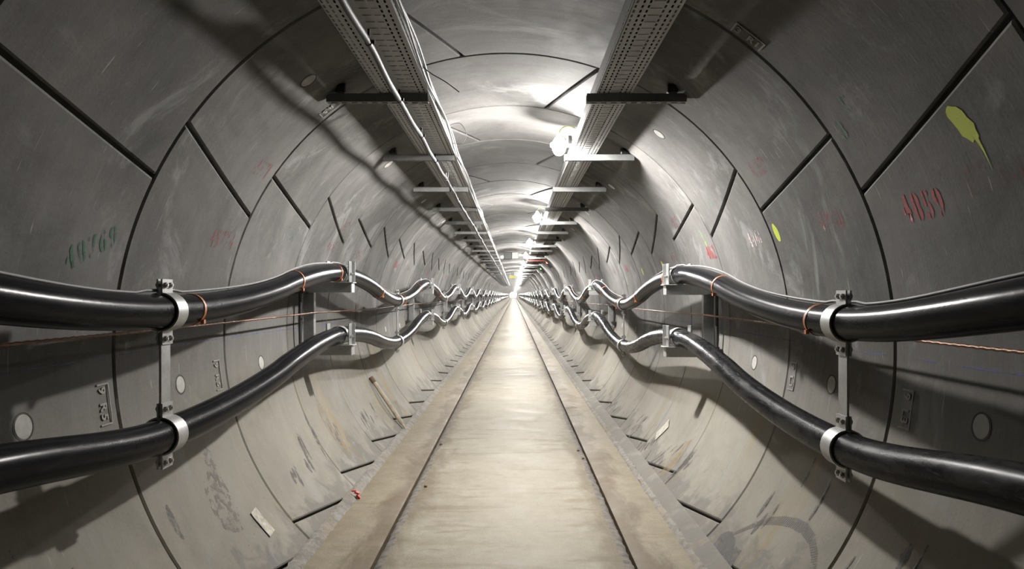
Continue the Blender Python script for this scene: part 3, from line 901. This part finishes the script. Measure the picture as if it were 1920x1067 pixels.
# loose wire tails
for j, pts_ in enumerate((((-.378, 3.05, 2.345), (-.34, 3.10, 2.325), (-.28, 3.16, 2.305), (-.22, 3.20, 2.27)),
                          ((-.372, 4.35, 2.40), (-.31, 4.38, 2.42), (-.27, 4.40, 2.36), (-.30, 4.42, 2.30), (-.365, 4.45, 2.31)))):
    pp = [Vector(p) for p in pts_]; sm = []
    for i in range(len(pp)-1):
        p0, p1, p2, p3 = pp[max(i-1, 0)], pp[i], pp[i+1], pp[min(i+2, len(pp)-1)]
        for q in range(6):
            t = q/6
            sm.append(.5*((2*p1) + (p2-p0)*t + (2*p0-5*p1+4*p2-p3)*t*t + (3*p1-p0-3*p2+p3)*t**3))
    sm.append(pp[-1])
    mb = MB(); mb.tube(sm, .0022, 6)
    tag(obj('wire_tail', mb.mesh('wire_tail', M_BLACK if j == 0 else M_GREYC)),
        ('short dark wire tail poking out from the left tray', 'thin pale wire loop hanging off the left tray')[j], 'wire')

# ---------------------------------------------------------------- bulkhead lamps
M_COLLAR = m_emit('added_cap_glow', LAMP_COLOR, 30.0)  # glow added to the opaque cap so it looks white like the lamp
def lamp_meshes():
    mb = MB(); n = 18; m = 7; vs = []; fs = []
    for i in range(m):                # domed glass hanging below its cap
        v = PI/2*i/m
        for k in range(n):
            u = 2*PI*k/n
            vs.append((.048*math.cos(v)**.8*math.cos(u), .048*math.cos(v)**.8*math.sin(u), .006 - .068*math.sin(v)))
    vs.append((0, 0, -.062))
    for i in range(m-1):
        for k in range(n): fs.append((i*n+k, i*n+(k+1) % n, (i+1)*n+(k+1) % n, (i+1)*n+k))
    fs += [((m-1)*n+k, (m-1)*n+(k+1) % n, m*n) for k in range(n)]
    mb.add(vs, fs)
    dif = mb.mesh('diffuser', M_LAMP, smooth=60)
    mb = MB(); mb.box(.056, .086, -.040, .040, .004, .070)
    hou = mb.mesh('housing', M_GREYC, bevel=.006)
    mb = MB(); mb.cyl((0, 0, .002), (0, 0, .022), .062, 20); mb.cyl((0, 0, .022), (0, 0, .060), .050, 20, r1=.030); mb.cyl((0, 0, .056), (0, 0, .088), .020, 10, r1=.014); mb.box(0, .06, -.012, .012, .028, .040)  # opaque cap, added and shaped to hold back light towards the crown
    cap = mb.mesh('glowing_shade_cap', M_COLLAR)
    mb = MB(); mb.tube([(.0 + .085*(1-math.cos(PI*t*.62)), .02*t, .083 + .062*math.sin(PI*t*.72)) for t in [k/10 for k in range(11)]], .004, 6)
    lead = mb.mesh('earth_lead', m_plain('green_yellow_lead', (0.34, 0.40, 0.10), 0.5))
    return [('housing', hou), ('diffuser', dif), ('glowing_shade_cap', cap), ('earth_lead', lead)]
LM = lamp_meshes()
for k in range(57):
    e = tag(empty('bulkhead_lamp', (.352, 4.755 + 4.41*k, 2.352)),
            '%s glowing white lamp from the camera, hung beside the right cable tray' % nth(k+1), 'lamp', 'lamps beside the right ceiling tray')
    for nm, me in LM: obj(nm, me, e)

# ---------------------------------------------------------------- small things
# weathered stick leaning on the left wall
base = Vector((-1.00, 6.60, .012)); topv = wallp(6.66, 203.2, R - .022)
mb = MB(); d = topv - base
mb.tube([base + d*t for t in (.14, .4, .7, .9)], .021, 10)
st = tag(obj('wooden_stake', mb.mesh('wooden_stake', M_WOOD)), 'pale weathered wooden stake leaning against the left wall by the walkway', 'stake')
mb = MB(); mb.tube([base, base + d*.07, base + d*.14], .006, 8, r1=.017)
o = obj('pointed_tip', mb.mesh('pointed_tip', M_WOOD), st)
mb = MB(); mb.tube([base + d*t for t in (.895, .91, 1.0)], .024, 10)
o = obj('collar', mb.mesh('collar', m_plain('brown_collar', (0.16, 0.10, 0.06), 0.7)), st); o['label'] = 'brown collar'
# paper labels stuck to the lining
def label_sheet(side, y, th, w_, h_, rot, label):
    mb = MB(); nx, ny = 4, 6; vs = []
    rr = random.Random(int(th))
    for lay in (0.0, .0012):
        for j in range(ny+1):
            for i in range(nx+1):
                a = (i/nx - .5)*w_; b = (j/ny - .5)*h_
                e_ = .004 if (i in (0, nx) or j in (0, ny)) else 0
                a += rr.uniform(-e_, e_) if lay == 0 else 0
                vs.append((a*math.cos(rot) - b*math.sin(rot), a*math.sin(rot) + b*math.cos(rot), lay))
    N = (nx+1)*(ny+1)
    fs = [(j*(nx+1)+i, j*(nx+1)+i+1, (j+1)*(nx+1)+i+1, (j+1)*(nx+1)+i) for j in range(ny) for i in range(nx)]
    mb.add(vs, fs + [tuple(N + q for q in f) for f in fs])
    me = mb.mesh('paper_label', M_PAPER, smooth=0)
    on_wall(me, side, y, th, .005)
    return tag(obj('paper_label', me), label, 'label')
label_sheet('left', 3.35, 216.8, .075, .150, .10, 'dirty white paper label on the lower left wall near the camera')
label_sheet('right', 5.45, 325.0, .11, .17, -.5, 'pale torn paper label on the lower right wall among grey scuffs')
# red scrap and small grit on the floor
mb = MB(); rr = random.Random(9)
for k in range(3):
    a = k*.02
    mb.box(a, a + .03, rr.uniform(-.01, 0), rr.uniform(.012, .02), 0, .008 + .004*k, M=Matrix.Rotation(.4*k, 4, 'Y'))
o = tag(obj('red_scrap', mb.mesh('red_scrap', m_plain('red_plastic', (0.5, 0.05, 0.03), 0.5), bevel=.002), None, (-1.015, 4.42, .045)),
        'small scrap of red plastic at the left edge of the walkway', 'scrap')
def pebble(name, x, y, r, mat, label, seed):
    bm = bmesh.new(); bmesh.ops.create_icosphere(bm, subdivisions=2, radius=r); rr = random.Random(seed)
    for v in bm.verts: v.co *= rr.uniform(.8, 1.15); v.co.z *= .6
    me = bpy.data.meshes.new(name); bm.to_mesh(me); bm.free(); me.materials.append(mat)
    for p in me.polygons: p.use_smooth = True
    return tag(obj(name, me, None, (x, y, .010 + r*.45)), label, 'stone', 'loose grit on the walkway')
M_GRIT = m_plain('dark_grit', (0.10, 0.06, 0.04), 0.9)
pebble('grit_stone', -.600, 5.95, .014, M_GRIT, 'small brown stone on the left edge of the middle slab', 1)
pebble('grit_stone', -.565, 4.65, .012, M_GRIT, 'small dark stone on the left slab edge, nearer the camera', 2)
pebble('grit_stone', .575, 5.72, .012, M_GRIT, 'small brown stone on the right edge of the middle slab', 3)
pebble('grit_stone', .590, 5.45, .010, M_GRIT, 'tiny brown crumb beside the stone on the right slab edge', 4)
# far equipment
e = tag(empty('ceiling_unit', (-.10, 20.0, 2.36)), 'dark boxy unit hung from the crown far down the tunnel', 'equipment box')
mb = MB(); mb.box(-.15, .09, -.12, .2, 0, .20); obj('body', mb.mesh('body', m_plain('dark_casing', (.04, .045, .04), .5), bevel=.01), e)
mb = MB(); mb.box(.092, .27, -.10, .18, .02, .20); o = obj('cover', mb.mesh('cover', m_plain('pale_casing', (.5, .45, .42), .5), bevel=.01), e); o['label'] = 'pale side cover'
mb = MB(); mb.cyl((-.20, -.13, .06), (-.20, .10, .06), .05, 14); mb.box(-.20, -.15, -.03, .03, .05, .09); o = obj('nozzle', mb.mesh('nozzle', M_ALU), e); o['label'] = 'pale round nozzle'
def signal(y, colour, word, s_em):
    e = tag(empty('signal_light', (1.02, y, 2.20)), 'far black signal light with %s lens, high on the right wall' % word, 'signal light', 'signal lights')
    T = Matrix.Rotation(.85, 4, 'Y')
    mb = MB(); mb.box(-.14, .14, -.06, .06, -.05, .04, M=T); obj('housing', mb.mesh('housing', M_BLACK, bevel=.01), e)
    mb = MB(); mb.cyl(T @ Vector((-.05, -.075, 0)), T @ Vector((-.05, -.058, 0)), .035, 14)
    o = obj('lens', mb.mesh('lens', m_emit(word + '_lens', colour, s_em)), e); o['label'] = word + ' lens'
    mb = MB(); mb.cyl(T @ Vector((-.15, -.02, 0)), T @ Vector((-.18, -.02, 0)), .045, 12); mb.cyl(T @ Vector((.14, -.02, 0)), T @ Vector((.18, -.02, 0)), .03, 12)
    obj('end_cap', mb.mesh('end_cap', M_GREYC), e)
signal(19.4, (1.0, .08, .03), 'red', 4)
signal(23.8, (.1, 1.0, .15), 'green', 2.5)
e = tag(empty('red_lit_bar', (.72, 19.25, 2.285)), 'bar with painted-on red signal glow crossing the right cable tray far down the tunnel', 'bar')
mb = MB(); mb.box(-.33, .22, -.02, .02, -.02, .012); obj('rail', mb.mesh('rail', m_plain('red_signal_tint', (.42, .04, .03), .5), bevel=.003), e)  # red light of the signal put into the bar's colour
mb = MB(); mb.box(.19, .25, -.03, .03, -.03, .03); o = obj('end_block', mb.mesh('end_block', m_plain('amber_paint', (.45, .25, .04), .5), bevel=.003), e); o['label'] = 'amber end block'
e = tag(empty('hanging_sign', (-.04, 39.0, 2.34)), 'small yellow-green sign hung from the crown far away', 'sign')
mb = MB(); mb.box(-.17, .17, -.015, .015, -.08, .08); obj('board', mb.mesh('board', m_plain('yellow_board', (.72, .74, .18), .5), bevel=.004), e)
mb = MB(); mb.cyl((-.12, 0, .08), (-.12, 0, .23), .006, 6); mb.cyl((.12, 0, .08), (.12, 0, .23), .006, 6); obj('hanger', mb.mesh('hanger', M_BOLT), e)
